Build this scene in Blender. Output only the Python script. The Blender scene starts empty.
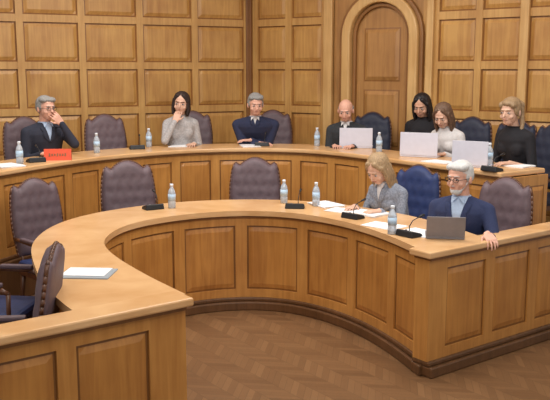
import bpy, bmesh, math, random
from mathutils import Vector, Matrix
from mathutils.bvhtree import BVHTree
random.seed(4)
SC=bpy.context.scene; C=SC.collection
SC.view_settings.view_transform='Standard'
H=1.99; F=800.0; TH=math.atan(130/800.0); cT,sT=math.cos(TH),math.sin(TH)
P=0.32; DZ=0.80; OZ=DZ+P; FZ=-0.08
def at(px,py,z):
    u=(px-275)/F; v=(py-200)/F
    t=(H-z)/(sT+v*cT)
    return Vector((u*t,(cT-v*sT)*t,z))
# ---------------------------------------------------------------- materials
def lin(c):
    return tuple((x/12.92 if x<=.04045 else ((x+.055)/1.055)**2.4) for x in [k/255 for k in c])+(1,)
def mat(name,col,rough=.6,var=.12,scale=30,metal=0,bump=0,trans=0,strand=False):
    m=bpy.data.materials.new(name); m.use_nodes=True; n=m.node_tree; b=n.nodes['Principled BSDF']
    b.inputs['Roughness'].default_value=rough; b.inputs['Metallic'].default_value=metal
    b.inputs['Transmission Weight'].default_value=trans
    c=lin(col); tc=n.nodes.new('ShaderNodeTexCoord'); no=n.nodes.new('ShaderNodeTexNoise')
    no.inputs['Scale'].default_value=scale; no.inputs['Detail'].default_value=4
    r=n.nodes.new('ShaderNodeValToRGB')
    r.color_ramp.elements[0].color=tuple(x*(1-var) for x in c[:3])+(1,); r.color_ramp.elements[1].color=tuple(min(1,x*(1+var)) for x in c[:3])+(1,)
    r.color_ramp.elements[0].position=.3; r.color_ramp.elements[1].position=.7
    if strand:
        mp=n.nodes.new('ShaderNodeMapping'); mp.inputs['Scale'].default_value=(1,1,.12)
        n.links.new(tc.outputs['Object'],mp.inputs['Vector']); n.links.new(mp.outputs['Vector'],no.inputs['Vector'])
    else: n.links.new(tc.outputs['Object'],no.inputs['Vector'])
    n.links.new(no.outputs['Fac'],r.inputs['Fac']); n.links.new(r.outputs['Color'],b.inputs['Base Color'])
    if bump:
        bp=n.nodes.new('ShaderNodeBump'); bp.inputs['Strength'].default_value=bump; bp.inputs['Distance'].default_value=.01
        n.links.new(no.outputs['Fac'],bp.inputs['Height']); n.links.new(bp.outputs['Normal'],b.inputs['Normal'])
    return m
def wood(name,c1,c2,rough=.4,horiz=False,sc=1.0):
    m=bpy.data.materials.new(name); m.use_nodes=True; n=m.node_tree; b=n.nodes['Principled BSDF']
    b.inputs['Roughness'].default_value=rough
    tc=n.nodes.new('ShaderNodeTexCoord'); mp=n.nodes.new('ShaderNodeMapping')
    mp.inputs['Scale'].default_value=((4,4,30) if horiz else (22,22,1.6))
    no=n.nodes.new('ShaderNodeTexNoise'); no.inputs['Scale'].default_value=1.2*sc; no.inputs['Detail'].default_value=6; no.inputs['Distortion'].default_value=.6
    n2=n.nodes.new('ShaderNodeTexNoise'); n2.inputs['Scale'].default_value=2.2; n2.inputs['Detail'].default_value=3
    ad=n.nodes.new('ShaderNodeMath'); ad.operation='ADD'; mu=n.nodes.new('ShaderNodeMath'); mu.operation='MULTIPLY'; mu.inputs[1].default_value=.5
    r=n.nodes.new('ShaderNodeValToRGB'); r.color_ramp.elements[0].position=.36; r.color_ramp.elements[1].position=.64
    r.color_ramp.elements[0].color=lin(c2); r.color_ramp.elements[1].color=lin(c1)
    L=n.links.new
    L(tc.outputs['Object'],mp.inputs['Vector']); L(mp.outputs['Vector'],no.inputs['Vector']); L(tc.outputs['Object'],n2.inputs['Vector'])
    L(no.outputs['Fac'],ad.inputs[0]); L(n2.outputs['Fac'],ad.inputs[1]); L(ad.outputs[0],mu.inputs[0]); L(mu.outputs[0],r.inputs['Fac']); L(r.outputs['Color'],b.inputs['Base Color'])
    return m
def parquet():
    m=bpy.data.materials.new('parquet'); m.use_nodes=True; n=m.node_tree; b=n.nodes['Principled BSDF']; L=n.links.new
    b.inputs['Roughness'].default_value=.4
    def M(op,a,b_=None):
        k=n.nodes.new('ShaderNodeMath'); k.operation=op
        for i,v in enumerate((a,b_)):
            if v is None: continue
            if isinstance(v,(int,float)): k.inputs[i].default_value=v
            else: L(v,k.inputs[i])
        return k.outputs[0]
    tc=n.nodes.new('ShaderNodeTexCoord'); mp=n.nodes.new('ShaderNodeMapping'); mp.inputs['Rotation'].default_value=(0,0,math.radians(-37))
    L(tc.outputs['Object'],mp.inputs['Vector']); sx=n.nodes.new('ShaderNodeSeparateXYZ'); L(mp.outputs['Vector'],sx.inputs[0])
    x,y=sx.outputs[0],sx.outputs[1]; w=.16; h=.065
    zig=M('PINGPONG',x,w); v=M('DIVIDE',M('ADD',y,zig),h); ix=M('FLOOR',M('DIVIDE',x,w)); iv=M('FLOOR',v); fr=M('FRACT',v)
    cx=n.nodes.new('ShaderNodeCombineXYZ'); L(ix,cx.inputs[0]); L(iv,cx.inputs[1])
    wn=n.nodes.new('ShaderNodeTexWhiteNoise'); L(cx.outputs[0],wn.inputs['Vector'])
    r=n.nodes.new('ShaderNodeValToRGB'); r.color_ramp.elements[0].color=lin((108,76,48)); r.color_ramp.elements[1].color=lin((136,100,66))
    par=M('MULTIPLY',M('MODULO',M('ABSOLUTE',ix),2),.22)
    L(M('ADD',M('MULTIPLY',wn.outputs['Value'],.6),par),r.inputs['Fac'])
    g1=M('LESS_THAN',fr,.07); g2=M('LESS_THAN',M('FRACT',M('DIVIDE',x,w)),.03); g=M('MAXIMUM',g1,g2)
    mx=n.nodes.new('ShaderNodeMix'); mx.data_type='RGBA'; L(M('MULTIPLY',g,.4),mx.inputs[0]); L(r.outputs['Color'],mx.inputs[6]); mx.inputs[7].default_value=lin((72,48,28))
    L(mx.outputs[2],b.inputs['Base Color']); return m
M_WALL=wood('oak_wall',(210,163,96),(182,132,72),.42)
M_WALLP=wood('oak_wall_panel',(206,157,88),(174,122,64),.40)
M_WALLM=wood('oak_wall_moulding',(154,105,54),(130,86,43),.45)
M_DARK=wood('oak_dark',(140,92,48),(116,74,38),.5)
M_DESK=wood('oak_desk',(206,149,80),(176,119,59),.34)
M_DESKP=wood('oak_desk_panel',(200,141,72),(166,110,53),.34)
M_DESKM=wood('oak_desk_moulding',(142,95,48),(118,77,38),.4)
M_TOP=wood('oak_top',(228,185,136),(208,160,108),.25,True,.8)
M_PLINTH=wood('oak_plinth',(112,76,46),(88,58,32),.45)
M_ARCH=wood('arch_wood',(186,136,78),(158,110,60),.45)
M_ARCHF=wood('arch_surround',(220,178,118),(198,152,92),.45)
M_FLOOR=parquet()
M_CARPET=mat('carpet',(96,60,40),.95,.15,60)
M_CEIL=mat('plaster',(225,218,205),.9,.03,5)
M_LEATH=mat('leather_brown',(98,80,86),.58,.12,25,bump=.1)
M_NAVY=mat('leather_navy',(34,50,96),.6,.15,25,bump=.1)
M_DKCH=mat('leather_dark_blue',(36,40,60),.6,.15,25,bump=.1)
M_CHW=wood('chair_wood',(112,72,50),(82,52,36),.4)
M_BLACK=mat('black_plastic',(26,26,30),.45,.1)
M_SILV=mat('silver_lid',(206,204,216),.45,.03,20,.05)
M_GREY=mat('grey_lid',(124,120,124),.5,.05,20,.05)
M_SCREEN=mat('screen',(60,80,110),.25,.1)
M_PAPER=mat('paper',(238,238,240),.8,.03)
M_FOLD=mat('grey_folder',(150,158,166),.6,.05)
M_PET=mat('clear_plastic',(212,222,234),.12,.04,20,trans=.45)
M_CAP=mat('bottle_cap',(228,234,242),.4,.03)
M_LABEL=mat('bottle_label',(180,205,228),.5,.1,80)
M_RED=mat('placard_red',(222,78,40),.5,.06)
M_LIP=mat('lips',(172,112,98),.5,.05)
M_EYE=mat('eye_white',(190,182,178),.3,.02); M_IRIS=mat('iris',(40,28,24),.3,.05)
def skin(n,c): return mat(n,c,.6,.06,18)
# ---------------------------------------------------------------- object helpers
def link(name,me,mats,parent=None):
    for m in (mats if isinstance(mats,(list,tuple)) else [mats]): me.materials.append(m)
    o=bpy.data.objects.new(name,me); C.objects.link(o)
    if parent is not None: o.parent=parent
    return o
def obj(name,bm,mats,parent=None,base=None,smooth=False,bevel=0):
    bmesh.ops.recalc_face_normals(bm,faces=bm.faces)
    if base is not None: bmesh.ops.translate(bm,vec=-Vector(base),verts=bm.verts)
    me=bpy.data.meshes.new(name); bm.to_mesh(me); bm.free()
    if smooth:
        for p in me.polygons: p.use_smooth=True
    o=link(name,me,mats,parent)
    if bevel:
        b=o.modifiers.new('bevel','BEVEL'); b.width=bevel; b.segments=2; b.limit_method='ANGLE'
    return o
def tag(o,label,cat,group=None):
    o['label']=label; o['category']=cat
    if group: o['group']=group
    return o
def thing(name,label,cat,loc=(0,0,0),rz=0,group=None,scale=1):
    o=bpy.data.objects.new(name,None); C.objects.link(o); o.location=loc; o.rotation_euler=(0,0,rz); o.scale=(scale,)*3
    o.empty_display_size=.1
    return tag(o,label,cat,group)
def struct(name,bm,mats,bevel=0):
    o=obj(name,bm,mats,bevel=bevel); o['kind']='structure'; return o
def dup(root,loc,rz,label,group=None,scale=None):
    r=root.copy(); C.objects.link(r); r.location=loc; r.rotation_euler=(0,0,rz); r['label']=label
    if scale: r.scale=(scale,)*3
    if group: r['group']=group
    for ch in list(root.children):
        c=ch.copy(); C.objects.link(c); c.parent=r
        for g in list(ch.children):
            d=g.copy(); C.objects.link(d); d.parent=c
    return r
def face_ang(fx,fy): return math.atan2(fx,-fy)
I4=Matrix.Identity(4)
def box(bm,c,s,M=I4,mi=0):
    r=bmesh.ops.create_cube(bm,size=1,matrix=M@Matrix.Translation(c)@Matrix.Diagonal((s[0],s[1],s[2],1)))
    for v in r['verts']:
        for f in v.link_faces: f.material_index=mi
def ell(bm,c,r,M=I4,seg=16,mi=0):
    q=bmesh.ops.create_uvsphere(bm,u_segments=seg,v_segments=max(6,seg*5//8),radius=1,matrix=M@Matrix.Translation(c)@Matrix.Diagonal((r[0],r[1],r[2],1)))
    if mi:
        for v in q['verts']:
            for f in v.link_faces: f.material_index=mi
def cap(bm,a,ra,b,rb,M=I4,seg=14,ends=True):
    a=M@Vector(a); b=M@Vector(b); d=b-a
    if d.length>1e-5:
        bmesh.ops.create_cone(bm,cap_ends=True,segments=seg,radius1=ra,radius2=rb,depth=d.length,matrix=Matrix.Translation((a+b)/2)@d.to_track_quat('Z','Y').to_matrix().to_4x4())
    if ends:
        ell(bm,a,(ra,)*3,seg=seg); ell(bm,b,(rb,)*3,seg=seg)
def lathe(bm,prof,seg=20,c=(0,0,0)):
    rings=[]
    for r,z in prof: rings.append([bm.verts.new((c[0]+r*math.cos(2*math.pi*i/seg),c[1]+r*math.sin(2*math.pi*i/seg),c[2]+z)) for i in range(seg)])
    for a,b in zip(rings,rings[1:]):
        for i in range(seg): bm.faces.new((a[i],a[(i+1)%seg],b[(i+1)%seg],b[i]))
    bm.faces.new(rings[0][::-1]); bm.faces.new(rings[-1])
def tube(bm,pts,r,seg=8):
    for a,b in zip(pts,pts[1:]): cap(bm,a,r,b,r,seg=seg)
# ---------------------------------------------------------------- paths
class Path:
    def __init__(s,pts,smooth=True):
        pts=[Vector(p) for p in pts]
        if smooth:
            q=[]; ext=[pts[0]*2-pts[1]]+pts+[pts[-1]*2-pts[-2]]
            for i in range(1,len(ext)-2):
                p0,p1,p2,p3=ext[i-1:i+3]
                for k in range(12):
                    t=k/12; q.append(.5*((2*p1)+(p2-p0)*t+(2*p0-5*p1+4*p2-p3)*t*t+(3*p1-p0-3*p2+p3)*t**3))
            q.append(pts[-1]); 
            for _ in range(25): q=[q[0]]+[(q[i-1]+q[i]*2+q[i+1])/4 for i in range(1,len(q)-1)]+[q[-1]]
            pts=q
        s.p=pts; s.ds=.06 if smooth else 99
        s.l=[0]
        for a,b in zip(pts,pts[1:]): s.l.append(s.l[-1]+(b-a).length)
        s.L=s.l[-1]; s.n=[]
        for i in range(len(pts)):
            t=(pts[min(i+1,len(pts)-1)]-pts[max(i-1,0)]).normalized(); s.n.append(Vector((t.y,-t.x)))
    def at(s,d,off=0):
        i=0
        while i<len(s.l)-2 and s.l[i+1]<d: i+=1
        f=(d-s.l[i])/(s.l[i+1]-s.l[i]); p=s.p[i].lerp(s.p[i+1],f); n=s.n[i].lerp(s.n[i+1],f).normalized()
        return p+n*off
def ribbon(bm,Pt,s0,s1,z0,z1,o0,o1,mi=0):
    n=max(1,math.ceil((s1-s0)/Pt.ds)); R=[]
    for i in range(n+1):
        s=s0+(s1-s0)*i/n; a=Pt.at(s,o0(s) if callable(o0) else o0); b=Pt.at(s,o1)
        R.append([bm.verts.new((a.x,a.y,z0)),bm.verts.new((b.x,b.y,z0)),bm.verts.new((b.x,b.y,z1)),bm.verts.new((a.x,a.y,z1))])
    fs=[bm.faces.new(R[0]),bm.faces.new(R[-1][::-1])]
    for a,b in zip(R,R[1:]):
        for k in range(4): fs.append(bm.faces.new((a[k],a[(k+1)%4],b[(k+1)%4],b[k])))
    for f in fs: f.material_index=mi
def rpanel(bm,Pt,s0,s1,z0,z1,ob,ot,ch,mi=0,mc=1):
    c1=ch*.3
    n=max(1,math.ceil((s1-s0-2*ch)/Pt.ds)); ss=[s0,s0+c1]+[s0+ch+(s1-s0-2*ch)*i/n for i in range(n+1)]+[s1-c1,s1]
    zz=[z0,z0+c1,z0+ch,z1-ch,z1-c1,z1]; G=[]; m_=len(ss)-1
    om=ob+(ot-ob)*.15
    for i,s in enumerate(ss):
        row=[]
        for j,z in enumerate(zz):
            e=min(i,m_-i,j,5-j); p=Pt.at(s,ob if e==0 else om if e==1 else ot); row.append(bm.verts.new((p.x,p.y,z)))
        G.append(row)
    for i in range(m_):
        for j in range(5):
            e=min(i,m_-1-i,j,4-j)
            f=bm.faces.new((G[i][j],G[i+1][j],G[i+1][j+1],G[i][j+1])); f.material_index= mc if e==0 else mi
# ---------------------------------------------------------------- room
def rect(bm,x0,x1,y0,y1,z0,z1): box(bm,((x0+x1)/2,(y0+y1)/2,(z0+z1)/2),(x1-x0,y1-y0,z1-z0))
bm=bmesh.new(); rect(bm,-6,6,-1.5,12.5,FZ-.1,FZ); struct('floor',bm,M_FLOOR)
bm=bmesh.new(); rect(bm,-6,6,-1.5,12.5,4.3,4.4); struct('ceiling',bm,M_CEIL)
Cn=Vector((-.35,11.2))
dl=Vector((-.907,-.42)).normalized(); dr=Vector((.8154,-.579)).normalized()
LW=Path([Cn+dl*6,Cn],False); RW=Path([Cn,Cn+dr*6.5],False)
rows=[.33+.57*i for i in range(7)]
def wallpart(bm,Pt,cols,z_lo,z_hi):
    edges=sorted(cols)
    for s0,s1 in edges:
        for zb in rows:
            z0=zb+.05; z1=zb+.53
            ribbon(bm,Pt,s0,s1,zb-.04,zb+.05,0,.030)
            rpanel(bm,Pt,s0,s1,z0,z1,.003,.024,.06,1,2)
        ribbon(bm,Pt,s0,s1,rows[-1]+.53,z_hi,0,.030); ribbon(bm,Pt,s0,s1,z_lo,rows[0]-.04,0,.030)
    for (a0,a1),(b0,b1) in zip(edges,edges[1:]): ribbon(bm,Pt,a1,b0,z_lo,z_hi,0,.036)
bm=bmesh.new(); ribbon(bm,LW,0,6.0,FZ,4.3,-.15,0)
cols=[]; L=6.0; t=.10
while t<5.6: cols.append((L-t-.66,L-t)); t+=.745
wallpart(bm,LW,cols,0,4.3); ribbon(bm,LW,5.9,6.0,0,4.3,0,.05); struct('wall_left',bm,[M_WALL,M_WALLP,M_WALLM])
bm=bmesh.new(); ribbon(bm,RW,0,6.5,FZ,4.3,-.15,0)
cols=[(.16,.62),(.72,1.18)]; wallpart(bm,RW,cols,0,4.3)
ribbon(bm,RW,0,.16,0,4.3,0,.030); ribbon(bm,RW,1.18,1.30,0,4.3,0,.030)
cols=[(2.80+.53*i,2.80+.53*i+.45) for i in range(7)]; wallpart(bm,RW,cols,0,4.3)
ribbon(bm,RW,2.60,2.80,0,4.3,0,.030)
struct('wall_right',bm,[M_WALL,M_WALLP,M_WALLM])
bm=bmesh.new(); ribbon(bm,RW,.0,.08,0,4.3,.030,.08); ribbon(bm,LW,5.92,6.0,0,4.3,.05,.08); struct('trim_1',bm,M_DARK,.01)
n_=2
for s0,w_ in ((1.24,.13),(2.66,.09),(3.77,.10)):
    bm=bmesh.new(); ribbon(bm,RW,s0,s0+w_,0,4.3,.030,.085); ribbon(bm,RW,s0-.02,s0+w_+.02,0,.25,.030,.105); struct('trim_%d'%n_,bm,M_ARCHF,.012); n_+=1
def archring(bm,tc_,ri,ro,zs,o0,o1):
    pts=[(tc_-ri,tc_-ro,0,0)]
    N=16
    for i in range(N+1):
        a=math.pi-math.pi*i/N; pts.append((tc_+ri*math.cos(a),tc_+ro*math.cos(a),zs+ri*math.sin(a),zs+ro*math.sin(a)))
    pts.append((tc_+ri,tc_+ro,0,0)); R=[]
    for ti,to,zi,zo in pts:
        q=[]
        for t_,z_,o_ in ((ti,zi,o0),(to,zo,o0),(to,zo,o1),(ti,zi,o1)):
            p=RW.at(t_,o_); q.append(bm.verts.new((p.x,p.y,z_)))
        R.append(q)
    bm.faces.new(R[0]); bm.faces.new(R[-1][::-1])
    for a,b in zip(R,R[1:]):
        for k in range(4): bm.faces.new((a[k],a[(k+1)%4],b[(k+1)%4],b[k]))
TC=2.06
bm=bmesh.new(); ribbon(bm,RW,1.37,2.66,0,4.3,.0,.02)
dd=obj('door_1',bm,M_ARCH,None); dd['kind']='structure'
bm=bmesh.new(); archring(bm,TC,.40,.52,2.40,.02,.14); obj('arch_frame',bm,M_ARCHF,dd,bevel=.02)
bm=bmesh.new(); archring(bm,TC,.52,.57,2.40,.02,.09); obj('outer_moulding',bm,M_WALLM,dd,bevel=.012)
bm=bmesh.new(); archring(bm,TC,.35,.395,2.40,.02,.07); obj('inner_moulding',bm,M_WALLM,dd,bevel=.01)
bm=bmesh.new()
for z0,z1 in ((.2,.95),(1.05,1.75),(1.85,2.5)): rpanel(bm,RW,TC-.25,TC+.25,z0,z1,.021,.045,.06,0,1)
obj('door_panels',bm,[M_ARCH,M_WALLM],dd)
# ---------------------------------------------------------------- desks
IN=Path([(-.476,4.10),(-.795,4.57),(-1.138,5.18),(-1.26,5.66),(-1.15,6.23),(-.70,6.66),(-.216,6.79),(.211,6.66),(.595,6.27),(.86,5.74),(1.03,5.19)])
OUT=Path([(-2.75,5.6),(-2.60,6.4),(-2.41,6.95),(-2.10,7.65),(-1.66,8.32),(-.845,8.96),(.10,9.02),(.697,8.62),(1.225,7.88),(1.61,7.34),(1.97,6.82)])
A=Vector((-.476,4.10)); K=Vector((1.03,5.19)); dL=Vector((-.8,-.62)).normalized(); dR=Vector((.8,.6))
def miter(bm):
    for v in bm.verts:
        for Q,n,tg in ((K,Vector((.6,-.8)),Vector((.295,-.955))),(A,Vector((.61,-.79)),Vector((.56,-.83)))):
            p=Vector((v.co.x,v.co.y))
            if (p-Q).length<.9:
                d=(p-Q).dot(n)+.04
                if d>0: q=p-tg*(d/tg.dot(n)); v.co.x,v.co.y=q.x,q.y
def desk(name,label,Pt,s0,s1,z0,ztop,width,npan,plz,mit=False):
    b=Pt.at((s0+s1)/2,0); base=Vector((b.x,b.y,FZ))
    t=thing(name,label,'desk',base)
    def fin(nm,bm,m,bevel=0):
        if mit: miter(bm)
        return obj(nm,bm,m,t,base,bevel=bevel)
    wf=(lambda s:-(width-.13*math.exp(-((s-1.5)/.8)**2))) if mit else -width
    bm=bmesh.new(); ribbon(bm,Pt,s0,s1,ztop-.045,ztop,wf,.035); fin('desktop',bm,M_TOP,.012)
    bm=bmesh.new(); ribbon(bm,Pt,s0,s1,ztop-.065,ztop-.045,-.03,.015); fin('edge_moulding',bm,M_DESKM)
    bm=bmesh.new(); ribbon(bm,Pt,s0,s1,plz,ztop-.065,-.045,-.014)
    p=(s1-s0)/npan; zb,zt=plz+.07,ztop-.135
    for i in range(npan+1):
        c=s0+p*i; a=max(s0,c-.05); e=min(s1,c+.05); ribbon(bm,Pt,a,e,plz,ztop-.065,-.014,.0)
    for i in range(npan):
        a=s0+p*i+.05; e=s0+p*(i+1)-.05
        ribbon(bm,Pt,a,e,plz,zb,-.014,0); ribbon(bm,Pt,a,e,zt,ztop-.065,-.014,0)
    fin('front_frame',bm,M_DESK)
    for i in range(npan):
        bm=bmesh.new(); a=s0+p*i+.051; e=s0+p*(i+1)-.051
        rpanel(bm,Pt,a,e,zb+.001,zt-.001,-.013,-.002,.05); obj('panel',bm,[M_DESKP,M_DESKM],t,base)
    bm=bmesh.new(); ribbon(bm,Pt,s0,s1,FZ,plz-.035,-.05,.045); ribbon(bm,Pt,s0,s1,plz-.035,plz,-.05,.02); fin('plinth',bm,M_PLINTH,.01)
    for i in range(2 if mit else 0,npan-1 if mit else npan+1,2):
        c=min(max(s0+p*i,s0+.03),s1-.03); bm=bmesh.new(); ribbon(bm,Pt,c-.015,c+.015,z0,ztop-.045,-width+.2,-.05); obj('support_board',bm,M_DESK,t,base)
    return t
desk('curved_desk','lower horseshoe wooden desk around the open parquet floor, pale top',IN,.06,IN.L-.02,FZ,DZ,.58,10,.03,True)
desk('curved_desk','raised outer curved wooden desk below the panelled wall, where most people sit',OUT,0,OUT.L,P,OZ,.56,17,P+.02)
def partition(label,a,b,npan,end):
    Pt=Path([a,b],False); base=Vector(((a[0]+b[0])/2,(a[1]+b[1])/2,FZ)); t=thing('desk_partition',label,'partition',base); Ln=Pt.L
    x0,x1=((-.035,Ln) if end=='l' else (0,Ln+.035))
    bm=bmesh.new(); ribbon(bm,Pt,x0,x1,DZ-.045,DZ+.001,-.16,.035); obj('top_rail',bm,M_TOP,t,base,bevel=.01)
    bm=bmesh.new(); ribbon(bm,Pt,0,Ln,DZ-.065,DZ-.045,-.14,.015); obj('edge_moulding',bm,M_DESKM,t,base)
    z_=.03
    bm=bmesh.new(); ribbon(bm,Pt,0,Ln,z_,DZ-.065,-.13,-.014); e0,e1=(0,Ln-.17) if end=='r' else (.13,Ln)
    p=(e1-e0)/npan; zb,zt=z_+.07,DZ-.135
    for i in range(npan+1):
        c=e0+p*i; ribbon(bm,Pt,max(0,c-.05) if not(end=='l' and i==0) else 0,min(Ln,c+.05) if not(end=='r' and i==npan) else Ln,z_,DZ-.065,-.014,0)
    for i in range(npan):
        q0=e0+p*i+.05; q1=e0+p*(i+1)-.05; ribbon(bm,Pt,q0,q1,z_,zb,-.014,0); ribbon(bm,Pt,q0,q1,zt,DZ-.065,-.014,0)
    obj('front_frame',bm,M_DESK,t,base)
    for i in range(npan):
        bm=bmesh.new(); rpanel(bm,Pt,e0+p*i+.051,e0+p*(i+1)-.051,zb+.001,zt-.001,-.013,-.002,.05); obj('panel',bm,[M_DESKP,M_DESKM],t,base)
    bm=bmesh.new(); ribbon(bm,Pt,0,Ln,FZ,-.005,-.15,.045); ribbon(bm,Pt,0,Ln,-.005,.03,-.14,.02); obj('plinth',bm,M_PLINTH,t,base,bevel=.01)
a0=A+dL*2.17; partition('panelled wooden partition closing the left end of the horseshoe desk, nearest the camera',tuple(a0),tuple(A),4,'r')
k1=K+dR*2.17; partition('panelled wooden partition closing the right end of the horseshoe, beside the man in navy suit',tuple(K),tuple(k1),4,'l')
E0=OUT.at(OUT.L,-.02); E1=OUT.at(OUT.L,-.56)
bm=bmesh.new(); N=60
poly=[OUT.at(OUT.L*i/N,-.055) for i in range(N+1)]+[OUT.at(OUT.L,-.62),Vector((3.3,7.75)),Cn+dr*4.4,Cn+dr*0.02+Vector((0,-.02)),Cn+dl*4.6,Vector((-3.6,5.6))]
lo=[bm.verts.new((p.x,p.y,FZ+.001)) for p in poly]; hi=[bm.verts.new((p.x,p.y,P)) for p in poly]
bm.faces.new(hi); bm.faces.new(lo[::-1])
for i in range(len(poly)): j=(i+1)%len(poly); bm.faces.new((lo[i],lo[j],hi[j],hi[i]))
struct('floor_platform',bm,M_CARPET)
Pt=Path([tuple(E0),tuple(E1)],False); base=Vector((E0.x,E0.y,FZ)); t=thing('desk_end_panel','panelled wooden end of the raised desk, below the blonde woman in black','desk panel',base)
bm=bmesh.new(); ribbon(bm,Pt,0,Pt.L,FZ,OZ-.05,0.002,.03); obj('end_frame',bm,M_DESK,t,base)
bm=bmesh.new(); rpanel(bm,Pt,.07,Pt.L-.05,P+.08,OZ-.14,.031,.045,.045); obj('panel',bm,[M_DESKP,M_DESKM],t,base)
# ---------------------------------------------------------------- chairs
def make_chair(label,mb,ms,loc,rz,group=None,scale=1):
    t=thing('office_armchair',label,'chair',loc,rz,group,scale)
    bm=bmesh.new(); NU,NV=28,28; z0=.5
    def hw(v): return .215+.03*math.sin(math.pi*min(v,1)*.9)
    def zt(u): 
        a=abs(u); return 1.09+.07*math.cos(min(a/.62,1)*math.pi/2)**.8 + (.02*math.cos((a-.85)/.15*math.pi/2) if a>.7 else 0)-(.05*((a-.85)/.15)**2 if a>.85 else 0)
    def tilt(z): return .235+.14*(z-.5)
    def P2(u,v,side):
        z=z0+v*(zt(u)-z0); x=u*hw(v); ed=(1-abs(u)**6)*(1-abs(2*v-1)**10)
        th=.045*max(ed,0)**.5
        if side<0:
            for i in range(-2,3):
                for j in range(4):
                    cx=i*.09+(.045 if j%2 else 0); cz=.68+j*.11
                    d=((x-cx)**2+(z-cz)**2)/.0007
                    th-=.010*math.exp(-d)
            y=tilt(z)-th-.012
        else: y=tilt(z)+th*.5+.012
        return (x,y,z)
    Gf=[[bm.verts.new(P2(-1+2*i/NU,j/NV,-1)) for j in range(NV+1)] for i in range(NU+1)]
    Gb=[[bm.verts.new(P2(-1+2*i/NU,j/NV,1)) for j in range(NV+1)] for i in range(NU+1)]
    for i in range(NU):
        for j in range(NV):
            bm.faces.new((Gf[i][j],Gf[i+1][j],Gf[i+1][j+1],Gf[i][j+1])); bm.faces.new((Gb[i][j],Gb[i][j+1],Gb[i+1][j+1],Gb[i+1][j]))
    for i in range(NU):
        for j in (0,NV): bm.faces.new((Gf[i][j],Gf[i+1][j],Gb[i+1][j],Gb[i][j]))
    for j in range(NV):
        for i in (0,NU): bm.faces.new((Gf[i][j],Gf[i][j+1],Gb[i][j+1],Gb[i][j]))
    obj('backrest',bm,mb,t,smooth=True)
    bm=bmesh.new(); pts=[(P2(-1,j/14,1)) for j in range(15)]+[P2(-1+2*i/24,1,1) for i in range(25)]+[P2(1,1-j/14,1) for j in range(15)]
    pts=[(p[0],p[1]-.012,p[2]) for p in pts]; tube(bm,pts,.012,6); obj('back_frame',bm,M_CHW,t,smooth=True)
    bm=bmesh.new(); box(bm,(0,0,.43),(.48,.46,.09)); o=obj('seat',bm,ms,t,bevel=.03)
    bm=bmesh.new(); box(bm,(0,.0,.37),(.46,.45,.05)); obj('seat_frame',bm,M_CHW,t,bevel=.006)
    for s in (-1,1):
        bm=bmesh.new(); tube(bm,[(s*.245,-.17,.40),(s*.255,-.18,.62),(s*.255,-.12,.655),(s*.25,.1,.66),(s*.235,.235,.66)],.016,8); q=obj('armrest',bm,M_CHW,t,smooth=True)
        bm=bmesh.new(); box(bm,(s*.254,-.02,.678),(.05,.24,.03)); obj('arm_pad',bm,mb,q,bevel=.01)
        bm=bmesh.new(); cap(bm,(s*.2,-.19,.36),.024,(s*.21,-.2,.014),.014,seg=10); obj('leg',bm,M_CHW,t,smooth=True)
        bm=bmesh.new(); cap(bm,(s*.2,.2,.36),.024,(s*.21,.25,.014),.014,seg=10); obj('leg',bm,M_CHW,t,smooth=True)
        bm=bmesh.new(); tube(bm,[(s*.19,.2,.38),(s*.19,.235,.55)],.014,8); obj('back_post',bm,M_CHW,t,smooth=True)
    return t
G='tufted armchairs behind the two desks'
br=make_chair('empty brown tufted armchair at the far middle of the lower desk',M_LEATH,M_NAVY,(-.2,7.70,FZ),face_ang(0,-1),G,1.03)
nv=make_chair('navy blue armchair behind the woman in grey jacket',M_NAVY,M_NAVY,(1.11,7.14,FZ),face_ang(-.7,-.72),G,1.03)
dk=make_chair('dark blue armchair behind the balding man with a laptop',M_DKCH,M_DKCH,(1.06,9.48,P),face_ang(-.4,-.9),G)
for L_,loc,f,k_ in [
 ('empty brown armchair second from left at the lower desk, below the lone empty upper chair',(-1.27,7.24,FZ),(.4,-.9),1.05),
 ('empty brown armchair leftmost at the curve of the lower desk',(-1.88,6.68,FZ),(.72,-.69),.98),
 ('brown armchair turned away from desk beside near left partition',(-1.49,4.12,FZ),(-1,-.10),1.0),
 ('brown armchair with blue seat cut by the left edge of the photo',(-1.90,5.34,FZ),(1,-.1),1.0),
 ('empty brown armchair on the upper row between the grey-haired man and dark-haired woman',(-1.82,9.03,P),(.5,-.85),1),
 ('brown armchair holding the grey-haired man at the left end of the upper desk',(-2.56,8.55,P),(.62,-.78),1),
 ('brown armchair behind the dark-haired woman in pale blouse',(-1.0,9.74,P),(.12,-1),1),
 ('brown armchair behind the grey-haired man in blue sweater',(-.03,9.95,P),(0,-1),1),
 ('brown armchair behind the white-bearded man in navy suit',(1.67,6.3,FZ),(-.74,-.67),1.03)]:
    dup(br,loc,face_ang(*f),L_,G,k_)
for L_,loc,f in [
 ('dark blue armchair against wall holding the black-haired woman in second row',(1.78,9.26,P),(-.4,-.9)),
 ('dark blue armchair holding the brown-haired woman in white top',(1.95,8.52,P),(-.65,-.75)),
 ('dark empty armchair between the two women at the right of upper desk',(2.28,8.12,P),(-.75,-.65)),
 ('dark armchair behind the blonde woman in black at the far right',(2.54,7.74,P),(-.8,-.55))]:
    dup(dk,loc,face_ang(*f),L_,G)
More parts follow.
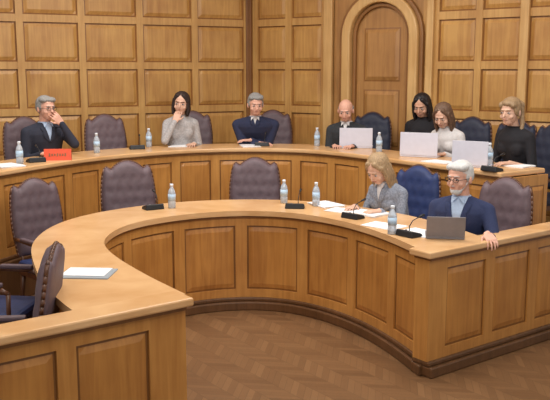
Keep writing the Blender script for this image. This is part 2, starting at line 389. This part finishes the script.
# ---------------------------------------------------------------- people
def bake(name,bm,voxel,mats,parent,sm=3):
    me=bpy.data.meshes.new('tmp'); bm.to_mesh(me); bm.free()
    o=bpy.data.objects.new('tmp',me); C.objects.link(o)
    r=o.modifiers.new('r','REMESH'); r.mode='VOXEL'; r.voxel_size=voxel; r.use_smooth_shade=True
    if sm:
        s=o.modifiers.new('s','SMOOTH'); s.iterations=sm; s.factor=.5
    dg=bpy.context.evaluated_depsgraph_get(); m2=bpy.data.meshes.new_from_object(o.evaluated_get(dg))
    bpy.data.objects.remove(o); m2.name=name
    m2.materials.clear()
    for p in m2.polygons: p.use_smooth=True; p.material_index=0
    return link(name,m2,mats,parent)
def ik(a,t,l1,l2,pole):
    d=t-a; L_=d.length
    if L_>(l1+l2)*.985: t=a+d.normalized()*(l1+l2)*.985; d=t-a; L_=d.length
    x=(l1*l1-l2*l2+L_*L_)/(2*L_); h=math.sqrt(max(l1*l1-x*x,0)); u=d.normalized()
    pp=pole-u*pole.dot(u); pp.normalize(); return a+u*x+pp*h,t
def hand(bm,w,d,n,t,curl=.35,r=.0078):
    d=d.normalized(); n=(n-d*n.dot(d)).normalized(); t=(t-d*t.dot(d)-n*t.dot(n)).normalized()
    lens=[.068,.076,.071,.056]
    for i in range(4):
        off=(.033,.011,-.011,-.031)[i]; k=w+d*(.085-.004*abs(i-1))+t*off
        cap(bm,w+t*off*.55,.015,k,.0115,seg=8)
        fd=(d+t*off*3).normalized(); p=k; a=curl*.5
        for q,fr in enumerate((.45,.3,.25)):
            dd=fd*math.cos(a)+n*math.sin(a); p2=p+dd*lens[i]*fr; cap(bm,p,r-.0004*q,p2,r-.0004*(q+1),seg=8); p=p2; a+=curl
    p=w+d*.02+t*.022; q=p+(d*.6+t*.8).normalized()*.04; s=q+(d*.9+t*.35+n*.2).normalized()*.034
    cap(bm,w+d*.01,.014,p,.013,seg=8); cap(bm,p,.012,q,.0095,seg=8); cap(bm,q,.0095,s,.008,seg=8)
def person(label,loc,f,k,sk,top,legs,hair,hcol,Rh,Lh,lean=.18,yaw=0,pitch=.1,roll=0,shirt=None,vz=.86,fem=False,glasses=False,beard=None,wide=1.0,sleeve=1.0,hs=1.05,sl=.26):
    rz=face_ang(*f); t=thing('person',label,'person',loc,rz,None,k)
    Mi=(Matrix.Translation(loc)@Matrix.Rotation(rz,4,'Z')@Matrix.Scale(k,4)).inverted()
    sh=lambda x,y,z: Vector((x,y-lean*(z-.5),z))
    W=wide*(.9 if fem else 1.04)
    MH=Matrix.Translation(sh(0,0,1.115))@Matrix.Rotation(yaw,4,'Z')@Matrix.Rotation(roll,4,'Y')@Matrix.Rotation(pitch,4,'X')@Matrix.Translation((0,-.02,.116))@Matrix.Diagonal((hs*1.04,hs,hs,1))
    def torso(bm,inf):
        prof=[(.44,.03,.165,.12),(.52,.03,.175,.13),(.64,.02,.152,.115),(.78,.01,.15,.112),(.90,.005,.165,.12),(.97,.005,.172,.11),(1.01,.01,.155,.095),(1.04,.012,.118,.078),(1.065,.015,.08,.066),(1.09,.015,.057,.055)]
        rings=[]
        for z,y,rx,ry in prof:
            rx=rx*W+inf; ry=ry*(.5+.5*wide)+inf; rings.append([bm.verts.new(sh(rx*math.cos(a*math.pi/12),y+ry*math.sin(a*math.pi/12),z)) for a in range(24)])
        for a,b in zip(rings,rings[1:]):
            for i in range(24): bm.faces.new((a[i],a[(i+1)%24],b[(i+1)%24],b[i]))
        bm.faces.new(rings[0][::-1]); bm.faces.new(rings[-1])
        for s in (-1,1): cap(bm,sh(s*.05,.02,1.045),.04+inf*.7,sh(s*.165*W,.012,.998),.046+inf*.6,seg=12)
        if fem:
            for s in (-1,1): ell(bm,sh(s*.065,-.08,.90),(.058+inf,.045+inf,.058+inf),seg=12)
    S={}
    for s,h in ((-1,Rh),(1,Lh)):
        tgt=Mi@Vector(h['p']); a=sh(s*.172*W,.012,.988); pole=Vector(h.get('pole',(s*.28,.35,-.9)))
        e,w=ik(a,tgt,.275,.245,pole); S[s]=(a,e,w,h)
    aw=.9 if fem else 1.05
    bm=bmesh.new(); torso(bm,0)
    for s in (-1,1):
        a,e,w,h=S[s]; cap(bm,a,.044*aw,e,.034*aw); cap(bm,e,.034*aw,w,.023)
        d=Mi.to_3x3()@Vector(h['d']) if 'd' in h else (w-e)
        n=Mi.to_3x3()@Vector(h.get('n',(0,0,-1))); th=Vector(h.get('t',(-s,-.3,.2)))
        hand(bm,w,d,n,th,h.get('curl',.3))
        cap(bm,(s*.09,0,.53),.085,(s*.12,-.42,.49),.06); cap(bm,(s*.12,-.42,.49),.058,(s*.12,-.40,.1),.04); cap(bm,(s*.12,-.39,.06),.036,(s*.13,-.53,.04),.03)
    nr=.048 if fem else .056
    cap(bm,sh(0,.012,1.03),nr+.006,MH@Vector((0,.025,-.06)),nr)
    ell(bm,(0,.015,.027),(.074,.094,.088),MH); ell(bm,(0,-.02,-.025),(.063,.068,.08),MH); ell(bm,(0,-.038,-.078),(.040,.040,.032),MH)
    ell(bm,(0,-.072,.026),(.044,.015,.010),MH,12)
    for s in (-1,1): ell(bm,(s*.077,.012,-.012),(.011,.019,.03),MH,10); ell(bm,(s*.040,-.058,-.034),(.021,.02,.02),MH,10)
    ell(bm,(0,-.074,-.056),(.024,.012,.016),MH,12)
    cap(bm,(0,-.083,.010),.007,(0,-.104,-.027),.011,MH,10)
    body=bake('body',bm,.0052,sk,t,1)
    bm=bmesh.new(); torso(bm,.013)
    for s in (-1,1):
        a,e,w,h=S[s]; cap(bm,a,.056*aw,e,.046*aw)
        if sleeve>.5: cap(bm,e,.046*aw,w+(e-w).normalized()*.012,.032)
        else: cap(bm,e,.046*aw,e.lerp(w,.2),.043*aw)
    g=bake('jacket' if shirt else 'top',bm,.009,top,t,3)
    if shirt:
        b1=bmesh.new(); b1.from_mesh(g.data)
        for s in (-1,1): bmesh.ops.bisect_plane(b1,geom=b1.verts[:]+b1.edges[:]+b1.faces[:],plane_co=(0,0,vz),plane_no=(s,0,-sl))
        bvh=BVHTree.FromBMesh(b1)
        b2=b1.copy()
        def inV(fc):
            c=fc.calc_center_median(); return c.y<-lean*(c.z-.5)+.01 and vz<c.z and abs(c.x)<(c.z-vz)*sl
        bmesh.ops.delete(b1,geom=[q for q in b1.faces if inV(q)],context='FACES'); bmesh.ops.delete(b2,geom=[q for q in b2.faces if not inV(q)],context='FACES')
        b1.to_mesh(g.data); b1.free(); m2=bpy.data.meshes.new('shirt'); b2.to_mesh(m2); b2.free(); link('shirt',m2,shirt,t)
        for s in (-1,1):
            bm=bmesh.new(); rowsv=[]
            for i in range(11):
                v_=i/10; z=vz-.01+(1.055-vz)*v_; wl=.05*min(1,v_*3+.15)*(.72 if .62<v_<.72 else 1)
                row=[]
                for j in range(4):
                    x=s*(max(0,(z-vz)*sl)-.002+wl*j/3); hit=bvh.ray_cast(Vector((x,-1,z)),Vector((0,1,0)))[0]
                    y=(hit.y if hit else -lean*(z-.5)-.08)-.006
                    row.append(bm.verts.new((x,y,z)))
                rowsv.append(row)
            for a_,b_ in zip(rowsv,rowsv[1:]):
                for j in range(3): bm.faces.new((a_[j],a_[j+1],b_[j+1],b_[j]))
            o=obj('lapel',bm,top,t,smooth=True); md=o.modifiers.new('s','SOLIDIFY'); md.thickness=.004
        bm=bmesh.new()
        for s in (-1,1):
            pts=[sh(s*(.063*math.sin(i*math.pi/10)),.014-.062*math.cos(i*math.pi/10),1.088) for i in range(11)]; tube(bm,pts,.009,6)
            q=[sh(s*.004,-.064,1.088),sh(s*.046,-.052,1.085),sh(s*.046,-.087,1.045)]
            vv=[bm.verts.new(p) for p in q]+[bm.verts.new(p+Vector((0,-.006,0))) for p in q]
            bm.faces.new(vv[:3]); bm.faces.new(vv[3:]); 
            for i in range(3): bm.faces.new((vv[i],vv[(i+1)%3],vv[3+(i+1)%3],vv[3+i]))
        obj('shirt_collar',bm,shirt,t)
    else:
        bm=bmesh.new()
        pts=[sh(.062*math.cos(i*math.pi/8),.012+.060*math.sin(i*math.pi/8),1.09) for i in range(17)]
        tube(bm,pts,.007,6); obj('collar',bm,top,t,smooth=True)
    bm=bmesh.new(); ell(bm,(0,.03,.52),(.175*W,.135,.1))
    for s in (-1,1): cap(bm,(s*.09,0,.54),.092,(s*.12,-.42,.5),.07); cap(bm,(s*.12,-.42,.5),.068,(s*.12,-.40,.12),.055)
    bake('trousers',bm,.012,legs,t,3)
    for s in (-1,1):
        bm=bmesh.new(); cap(bm,(s*.12,-.38,.055),.045,(s*.13,-.54,.045),.04); ell(bm,(s*.12,-.38,.09),(.047,.05,.04)); bake('shoe',bm,.009,M_BLACK,t,2)
        bm=bmesh.new(); ell(bm,(s*.029,-.0755,.001),(.0135,.0088,.0062),MH,14); ell(bm,(s*.029,-.0822,.0015),(.0068,.0030,.0056),MH,10,1); obj('eye',bm,[M_EYE,M_IRIS],t,smooth=True)
        bm=bmesh.new(); cap(bm,(s*.014,-.0865,.023),.0032,(s*.030,-.0850,.027),.003,MH,8); cap(bm,(s*.030,-.0850,.027),.003,(s*.046,-.075,.023),.002,MH,8); obj('eyebrow',bm,hcol,t,smooth=True)
    bm=bmesh.new(); ell(bm,(0,-.085,-.055),(.019,.006,.0040),MH,12); obj('mouth',bm,M_LIP,t,smooth=True)
    bm=bmesh.new()
    if hair=='short':
        ell(bm,(0,.028,.040),(.081,.094,.082),MH); ell(bm,(.012,-.025,.080),(.058,.054,.030),MH)
        for s in (-1,1): ell(bm,(s*.067,.025,.012),(.016,.05,.044),MH); ell(bm,(s*.046,-.018,.078),(.03,.05,.028),MH)
        ell(bm,(0,.075,-.01),(.060,.036,.054),MH)
    elif hair=='tied':
        ell(bm,(0,.022,.040),(.081,.095,.083),MH); ell(bm,(.01,-.026,.076),(.060,.054,.032),MH)
        for s in (-1,1): ell(bm,(s*.067,.012,.012),(.016,.055,.05),MH); ell(bm,(s*.052,-.028,.060),(.025,.042,.03),MH); cap(bm,(s*.073,-.005,.02),.012,(s*.074,.01,-.05),.009,MH)
        ell(bm,(.02,.115,.03),(.045,.036,.045),MH); cap(bm,(.04,.10,.0),.03,(.07,.06,-.12),.02,MH); cap(bm,(.07,.06,-.12),.02,(.085,.0,-.2),.012,MH)
    elif hair=='bald':
        ell(bm,(0,.062,-.005),(.071,.052,.05),MH)
        for s in (-1,1): ell(bm,(s*.068,.035,.01),(.014,.042,.03),MH)
    else:
        ell(bm,(0,.028,.042),(.084,.095,.084),MH); ell(bm,(0,.06,-.02),(.072,.05,.08),MH)
        ln=.12 if hair=='bob' else .19
        for s in (-1,1):
            cap(bm,(s*.03,-.045,.085),.022,(s*.067,-.036,.03),.015,MH)
            for yy,zz in ((-.026,.9),(.0,1),(.025,1),(.05,1)):
                cap(bm,(s*.070,yy,.04),.017,(s*.077,yy+.004,-.06),.019,MH,10); cap(bm,(s*.077,yy+.004,-.06),.019,(s*(.072),yy-.002,-ln*zz),.013,MH,10)
        for xx in (-.045,-.015,.015,.045): cap(bm,(xx,.078,-.02),.026,(xx,.07,-ln-.01),.017,MH,10)
    q=bake('hair',bm,.0055,hcol,t,2); hc=MH.translation
    for i,v in enumerate(q.data.vertices):
        d=v.co-hc; an=math.atan2(d.x,d.y); v.co+=v.normal*(.0014*math.sin(an*34+d.z*25)+.001*math.sin(an*71-d.z*40))
    if beard:
        bm=bmesh.new(); ell(bm,(0,-.043,-.086),(.042,.042,.029),MH)
        for s in (-1,1): cap(bm,(s*.034,-.046,-.08),.013,(s*.063,.0,-.03),.008,MH)
        ell(bm,(0,-.088,-.043),(.021,.007,.004),MH); bake('beard',bm,.005,beard,t,2)
    if glasses:
        bm=bmesh.new()
        for s in (-1,1):
            pts=[MH@Vector((s*.03+.021*math.cos(a*math.pi/6),-.096,.0+.015*math.sin(a*math.pi/6))) for a in range(13)]; tube(bm,pts,.002,6)
            tube(bm,[MH@Vector((s*.051,-.096,.004)),MH@Vector((s*.074,-.06,.004)),MH@Vector((s*.08,.01,.0))],.002,6)
        tube(bm,[MH@Vector((-.009,-.097,.003)),MH@Vector((.009,-.097,.003))],.002,6); obj('glasses',bm,M_BLACK,t)
    return t
S1=skin('skin_fair',(216,172,148)); S2=skin('skin_tan',(204,156,130)); S3=skin('skin_pink',(218,166,144))
HG=mat('hair_grey',(142,139,136),.8,.3,220,strand=True); HW=mat('hair_white',(198,196,194),.8,.18,220,strand=True); HD=mat('hair_dark',(48,34,30),.6,.3,220,strand=True)
HB=mat('hair_brown',(104,78,60),.6,.35,220,strand=True); HBl=mat('hair_blonde',(160,132,98),.6,.35,220,strand=True); HK=mat('hair_black',(30,26,28),.5,.3,220,strand=True); HLB=mat('hair_light_brown',(152,124,92),.6,.35,220,strand=True)
T_DK=mat('cloth_charcoal',(42,44,58),.9,.15,120); T_SW=mat('cloth_blue_sweater',(42,48,76),.9,.15,120); T_GR=mat('cloth_grey_blouse',(176,172,172),.85,.2,60)
T_BK=mat('cloth_black',(26,24,30),.85,.15,100); T_WH=mat('cloth_white',(212,208,208),.85,.08,100); T_NV=mat('cloth_navy',(40,50,86),.85,.12,120)
T_JK=mat('cloth_grey_tweed',(134,140,154),.9,.35,70); T_LB=mat('cloth_light_blue',(172,190,216),.8,.06,100); T_TR=mat('cloth_trousers',(34,34,42),.9,.1,80); T_DG=mat('cloth_dark_green',(48,50,54),.9,.1,80)
def desk_hands(loc,f,z,fw=.33,sp=.13,cross=False,shift=0):
    f=Vector((f[0],f[1],0)).normalized(); r=Vector((f.y,-f.x,0)); l=Vector((loc[0],loc[1],0))
    out=[]
    for s in (-1,1):
        side=r*(sp if s<0 else -sp)
        if cross: side=-side*.35
        q=l+f*(fw-(.05 if cross and s>0 else 0))+side+r*shift; d=(f-side.normalized()*.35) if not cross else (f*.35+(-r if s<0 else r))
        out.append({'p':(q.x,q.y,z+.026+(.03 if cross and s>0 else 0)),'d':tuple(d)})
    return out
l=(-2.47,8.46,P); f=(.62,-.78); h=desk_hands(l,f,OZ)
Mloc=Matrix.Translation(l)@Matrix.Rotation(face_ang(*f),4,'Z')
hl={'p':tuple(Mloc@Vector((.10,-.29,1.13))),'d':tuple(Mloc.to_3x3()@Vector((-.6,.15,.75))),'n':tuple(Mloc.to_3x3()@Vector((0,1,.2))),'t':(-.6,0,.6),'pole':(.5,-.3,-1),'curl':.6}
person('grey-haired man in glasses and dark jacket holding a hand to his face, upper left',l,f,1.04,S3,T_DK,T_TR,'short',HG,h[0],hl,yaw=.15,pitch=.05,shirt=T_LB,vz=.9,glasses=True,lean=.2,wide=1.05)
l=(-1.13,9.53,P); f=(.2,-1); h=desk_hands(l,f,OZ); Mloc=Matrix.Translation(l)@Matrix.Rotation(face_ang(*f),4,'Z')
hr={'p':tuple(Mloc@Vector((-.08,-.31,1.09))),'d':tuple(Mloc.to_3x3()@Vector((.35,.3,.8))),'n':tuple(Mloc.to_3x3()@Vector((.3,1,0))),'t':(.6,0,.6),'pole':(-.5,-.3,-1),'curl':.6}
person('dark-haired woman in pale grey blouse resting her chin on one hand',l,f,1.05,S1,T_GR,T_TR,'bob',HD,hr,h[1],yaw=-.25,pitch=.1,roll=.1,fem=True,lean=.24)
l=(-.22,9.86,P); f=(-.03,-1); h=desk_hands(l,f,OZ,.50,.15,True)
person('grey-haired man in dark blue sweater with folded arms on the upper desk',l,f,1.04,S3,T_SW,T_TR,'short',HG,h[0],h[1],yaw=.2,pitch=.2,shirt=T_WH,vz=.99,lean=.66,wide=1.2)
l=(.84,9.26,P); f=(-.25,-.97); h=desk_hands(l,f,OZ,.28,.1)
person('balding man in dark top working behind an open silver laptop',l,f,1.0,S3,T_DG,T_TR,'bald',HG,h[0],h[1],yaw=0,pitch=.35,lean=.17,shirt=T_WH,vz=.96)
l=(1.70,9.12,P); f=(-.4,-.92); h=desk_hands(l,f,P+.56,.22,.08)
person('black-haired woman in dark top seated in second row against the wall',l,f,1.05,S2,T_BK,T_TR,'long',HK,h[0],h[1],yaw=-.1,pitch=.4,fem=True,lean=.12)
l=(1.90,8.42,P); f=(-.72,-.69); h=desk_hands(l,f,OZ,.34,.1)
person('brown-haired woman in white top bent over laptop at the upper desk',l,f,1.0,S1,T_WH,T_TR,'long',HB,h[0],h[1],yaw=.2,pitch=.5,fem=True,lean=.32)
l=(2.40,7.66,P); f=(-.8,-.6); h=desk_hands(l,f,OZ,.40,.13)
person('blonde woman in black top with tied-back hair at right end of upper desk',l,f,1.05,S1,T_BK,T_TR,'tied',HLB,h[0],h[1],yaw=.1,pitch=.15,fem=True,lean=.34,sleeve=.3)
l=(1.11,6.99,FZ); f=(-.75,-.66); h=desk_hands(l,f,DZ,.44,.14)
person('blonde woman in grey tweed jacket looking down at papers on lower desk',l,f,1.03,S1,T_JK,T_TR,'long',HBl,h[0],h[1],yaw=.05,pitch=.62,fem=True,lean=.36,shirt=T_WH,vz=.92)
l=(1.47,6.12,FZ); f=(-.5,-.86); h=desk_hands(l,f,DZ,.30,.12)
hl={'p':(1.52,5.60,DZ+.035),'d':(.1,-1,-.4),'curl':.45,'pole':(.2,.3,-.8)}
person('white-bearded man in glasses and navy suit resting one hand over the right partition',l,f,1.03,S3,T_NV,T_TR,'short',HW,h[0],hl,yaw=-.25,pitch=.1,shirt=T_LB,vz=.8,beard=HW,lean=.16,wide=1.08,sl=.22,glasses=True)
# ---------------------------------------------------------------- desk objects
def make_bottle(loc,label):
    t=thing('water_bottle',label,'bottle',loc,0,'water bottles on the desks')
    bm=bmesh.new(); lathe(bm,[(.028,0),(.033,.006),(.033,.06),(.031,.065),(.033,.07),(.033,.13),(.028,.155),(.014,.18),(.013,.195)]); obj('bottle_body',bm,M_PET,t,smooth=True)
    bm=bmesh.new(); lathe(bm,[(.0338,.07),(.0338,.125)]); obj('bottle_label',bm,M_LABEL,t,smooth=True)
    bm=bmesh.new(); lathe(bm,[(.0155,.19),(.0155,.21),(.013,.213)]); obj('cap',bm,M_CAP,t,smooth=True)
    return t
B=[((172,208,DZ),'water bottle on lower desk left of the empty middle armchair'),((284,203,DZ),'water bottle on lower desk right of the empty middle armchair'),((316,206,DZ),'water bottle by the papers left of the tweed-jacket woman'),
((392,234,DZ),'water bottle on lower desk before the white-bearded man'),((20,164,OZ),'water bottle in front of the grey-haired man at upper left'),((97,153,OZ),'water bottle before the empty upper armchair on its left'),
((149,147,OZ),'water bottle between empty upper armchair and dark-haired woman'),((317,146,OZ),'water bottle left of the balding man and his laptop'),((379,152,OZ),'water bottle right of the balding man\'s laptop'),((489,166,OZ),'water bottle beside the blonde woman in black')]
b0=None
for (x,y,z),lb in B:
    p=at(x,y,z)
    if b0 is None: b0=make_bottle(p,lb)
    else: dup(b0,p,random.random()*3,lb)
def make_mic(loc,rz,label):
    t=thing('desk_microphone',label,'microphone',loc,rz,'desk microphones')
    bm=bmesh.new(); v=[bm.verts.new(q) for q in ((-.085,-.06,0),(.085,-.06,0),(.085,.06,0),(-.085,.06,0),(-.08,-.05,.05),(.08,-.05,.05),(.08,.05,.025),(-.08,.05,.025))]
    for q in ((0,1,2,3),(4,5,6,7),(0,1,5,4),(1,2,6,5),(2,3,7,6),(3,0,4,7)): bm.faces.new([v[i] for i in q])
    obj('base',bm,M_BLACK,t,bevel=.008)
    bm=bmesh.new(); tube(bm,[(.03,-.03,.04),(.03,-.03,.08),(.034,.0,.12),(.04,.06,.14)],.0035,8); g=obj('gooseneck',bm,M_BLACK,t,smooth=True)
    bm=bmesh.new(); cap(bm,(.04,.06,.14),.008,(.044,.1,.15),.010,seg=10); obj('microphone_head',bm,M_BLACK,t,smooth=True)
    bm=bmesh.new(); lathe(bm,[(.01,.0),(.01,.006)],12,(-.03,0,.037)); obj('talk_button',bm,M_GREY,t)
    return t
m0=None
for (x,y,z),f,lb in [((153,209,DZ),(.5,-.85),'desk microphone before the second empty lower armchair'),((295,208,DZ),(-.1,-1),'desk microphone beside two bottles, middle of the lower desk'),((353,218,DZ),(-.7,-.7),'desk microphone in front of the tweed-jacket woman'),
 ((409,236,DZ),(-.8,-.6),'desk microphone in front of the white-bearded man'),((137,149,OZ),(.3,-.95),'desk microphone before the dark-haired woman'),((262,146,OZ),(0,-1),'desk microphone before the man in blue sweater'),((36,162,OZ),(.6,-.8),'desk microphone before the grey-haired man at upper left'),
 ((492,171,OZ),(-.8,-.6),'desk microphone beside the silver laptop at the right end')]:
    p=at(x,y,z)
    if m0 is None: m0=make_mic(p,face_ang(*f),lb)
    else: dup(m0,p,face_ang(*f),lb)
def laptop(loc,f,label,lid,w=.34,tilt=.3,lh=.225):
    t=thing('laptop',label,'laptop',loc,face_ang(*f))
    bm=bmesh.new(); box(bm,(0,0,.009),(w,.23,.016)); obj('keyboard_base',bm,lid,t,bevel=.004)
    bm=bmesh.new()
    for i in range(12):
        for j in range(4): box(bm,(-w*.42+i*w*.076,-.07+j*.028,.0185),(w*.062,.022,.003))
    obj('keys',bm,M_BLACK,t)
    M=Matrix.Translation((0,-.115,.018))@Matrix.Rotation(tilt,4,'X')
    bm=bmesh.new(); box(bm,(0,0,lh/2),(w,.008,lh),M); ld=obj('lid',bm,lid,t,bevel=.003)
    bm=bmesh.new(); box(bm,(0,.005,lh/2),(w*.92,.002,lh*.85),M); obj('screen',bm,M_SCREEN,ld)
    return t
p=at(357,148,OZ); laptop(p+Vector((.0,.08,0)),(-.15,-1),'open silver laptop in front of the balding man',M_SILV,.37,-.05,.21)
p=at(415,157,OZ); laptop(p+Vector((.08,.08,0)),(-.45,-.9),'open silver laptop in front of the brown-haired woman in white',M_SILV,.39,-.05,.23)
p=at(466,167,OZ); laptop(p+Vector((.08,.07,0)),(-.5,-.85),'open silver laptop between brown-haired woman and blonde woman in black',M_SILV,.33,-.05,.22)
p=at(443,239,DZ); laptop(p+Vector((.03,.1,0)),(-.15,-1),'open dark grey laptop before the white-bearded man',M_GREY,.27,.3,.16)
def sheet(x,y,z,rz,label,n=1,w=.21,h=.297,m=None,name='paper_sheet',cat='paper'):
    p=at(x,y,z); bm=bmesh.new()
    for i in range(n):
        box(bm,(0,0,.0015+i*.003),(w,h,.0026),Matrix.Rotation(random.uniform(-.08,.08)*(i>0),4,'Z'))
    o=obj(name,bm,m or M_PAPER); o.location=p; o.rotation_euler=(0,0,rz); return tag(o,label,cat)
sheet(88,274,DZ,1.5,'grey folder lying under a white sheet on left arm of lower desk',2,.23,.30,M_FOLD,'folder','folder')
o=sheet(87,273,DZ,1.5,'white sheet lying alone on the left arm of lower desk',1,.19,.26); o.location.z+=.0065
sheet(326,205,DZ,.5,'small stack of papers beside the bottle at lower desk',4,name='paper_stack')
sheet(345,211,DZ,.9,'loose white paper left of the microphone in lower desk',2)
sheet(368,214,DZ,.8,'thick white document under the tweed-jacket woman\'s hands',5,name='paper_stack')
sheet(384,226,DZ,.8,'white paper behind the bottle of the white-bearded man',2)
sheet(420,233,DZ,.6,'pale paper between microphone and dark laptop',2)
sheet(250,146,OZ,.2,'white paper before the man in blue sweater',3)
sheet(8,166,OZ,.7,'white papers at the far left end of the upper desk',4,name='paper_stack')
sheet(180,146,OZ,-.1,'white paper under the dark-haired woman\'s arm',2)
sheet(515,166,OZ,.7,'white papers before the blonde woman in black',4,name='paper_stack')
sheet(440,162,OZ,.7,'white paper between the two laptops on the upper desk',2)
p=at(58,160,OZ); t=thing('name_placard','orange-red tent placard in front of the grey-haired man, upper left','placard',p,face_ang(.15,-1))
bm=bmesh.new()
v=[bm.verts.new(q) for q in ((-.13,-.04,0),(.13,-.04,0),(.13,.04,0),(-.13,.04,0),(-.13,0,.11),(.13,0,.11))]
for q in ((0,1,5,4),(2,3,4,5),(0,4,3),(1,2,5),(0,1,2,3)): bm.faces.new([v[i] for i in q])
obj('placard_body',bm,M_RED,t)
bm=bmesh.new(); Mx=Matrix.Translation((0,-.0225,.053))@Matrix.Rotation(-.349,4,'X')
for i in range(7): box(bm,(-.075+i*.025,0,0),(.014,.003,.022 if i%3 else .03),Mx)
obj('placard_lettering',bm,M_DARK,t)
# ---------------------------------------------------------------- camera and light
cam=bpy.data.cameras.new('camera'); co=bpy.data.objects.new('camera',cam); C.objects.link(co); SC.camera=co
co.location=(0,0,H); co.rotation_euler=(math.pi/2-TH,0,0); cam.sensor_width=36; cam.lens=F/550*36
def area(loc,size,power,col=(1,.98,.94),tgt=None):
    l=bpy.data.lights.new('area_light','AREA'); l.shape='RECTANGLE'; l.size=size[0]; l.size_y=size[1]; l.energy=power; l.color=col
    o=bpy.data.objects.new('area_light',l); C.objects.link(o); o.location=loc
    if tgt: o.rotation_euler=(Vector(tgt)-Vector(loc)).to_track_quat('-Z','Y').to_euler()
area((-1.5,7.2,4.2),(3,2),120); area((1.5,6,4.2),(2.6,2),100); area((0,2.5,4.1),(5,1.5),175,tgt=(0,9,1.6)); 
w=bpy.data.worlds.new('world'); SC.world=w; w.use_nodes=True; w.node_tree.nodes['Background'].inputs[0].default_value=(1,.99,.97,1); w.node_tree.nodes['Background'].inputs[1].default_value=.5
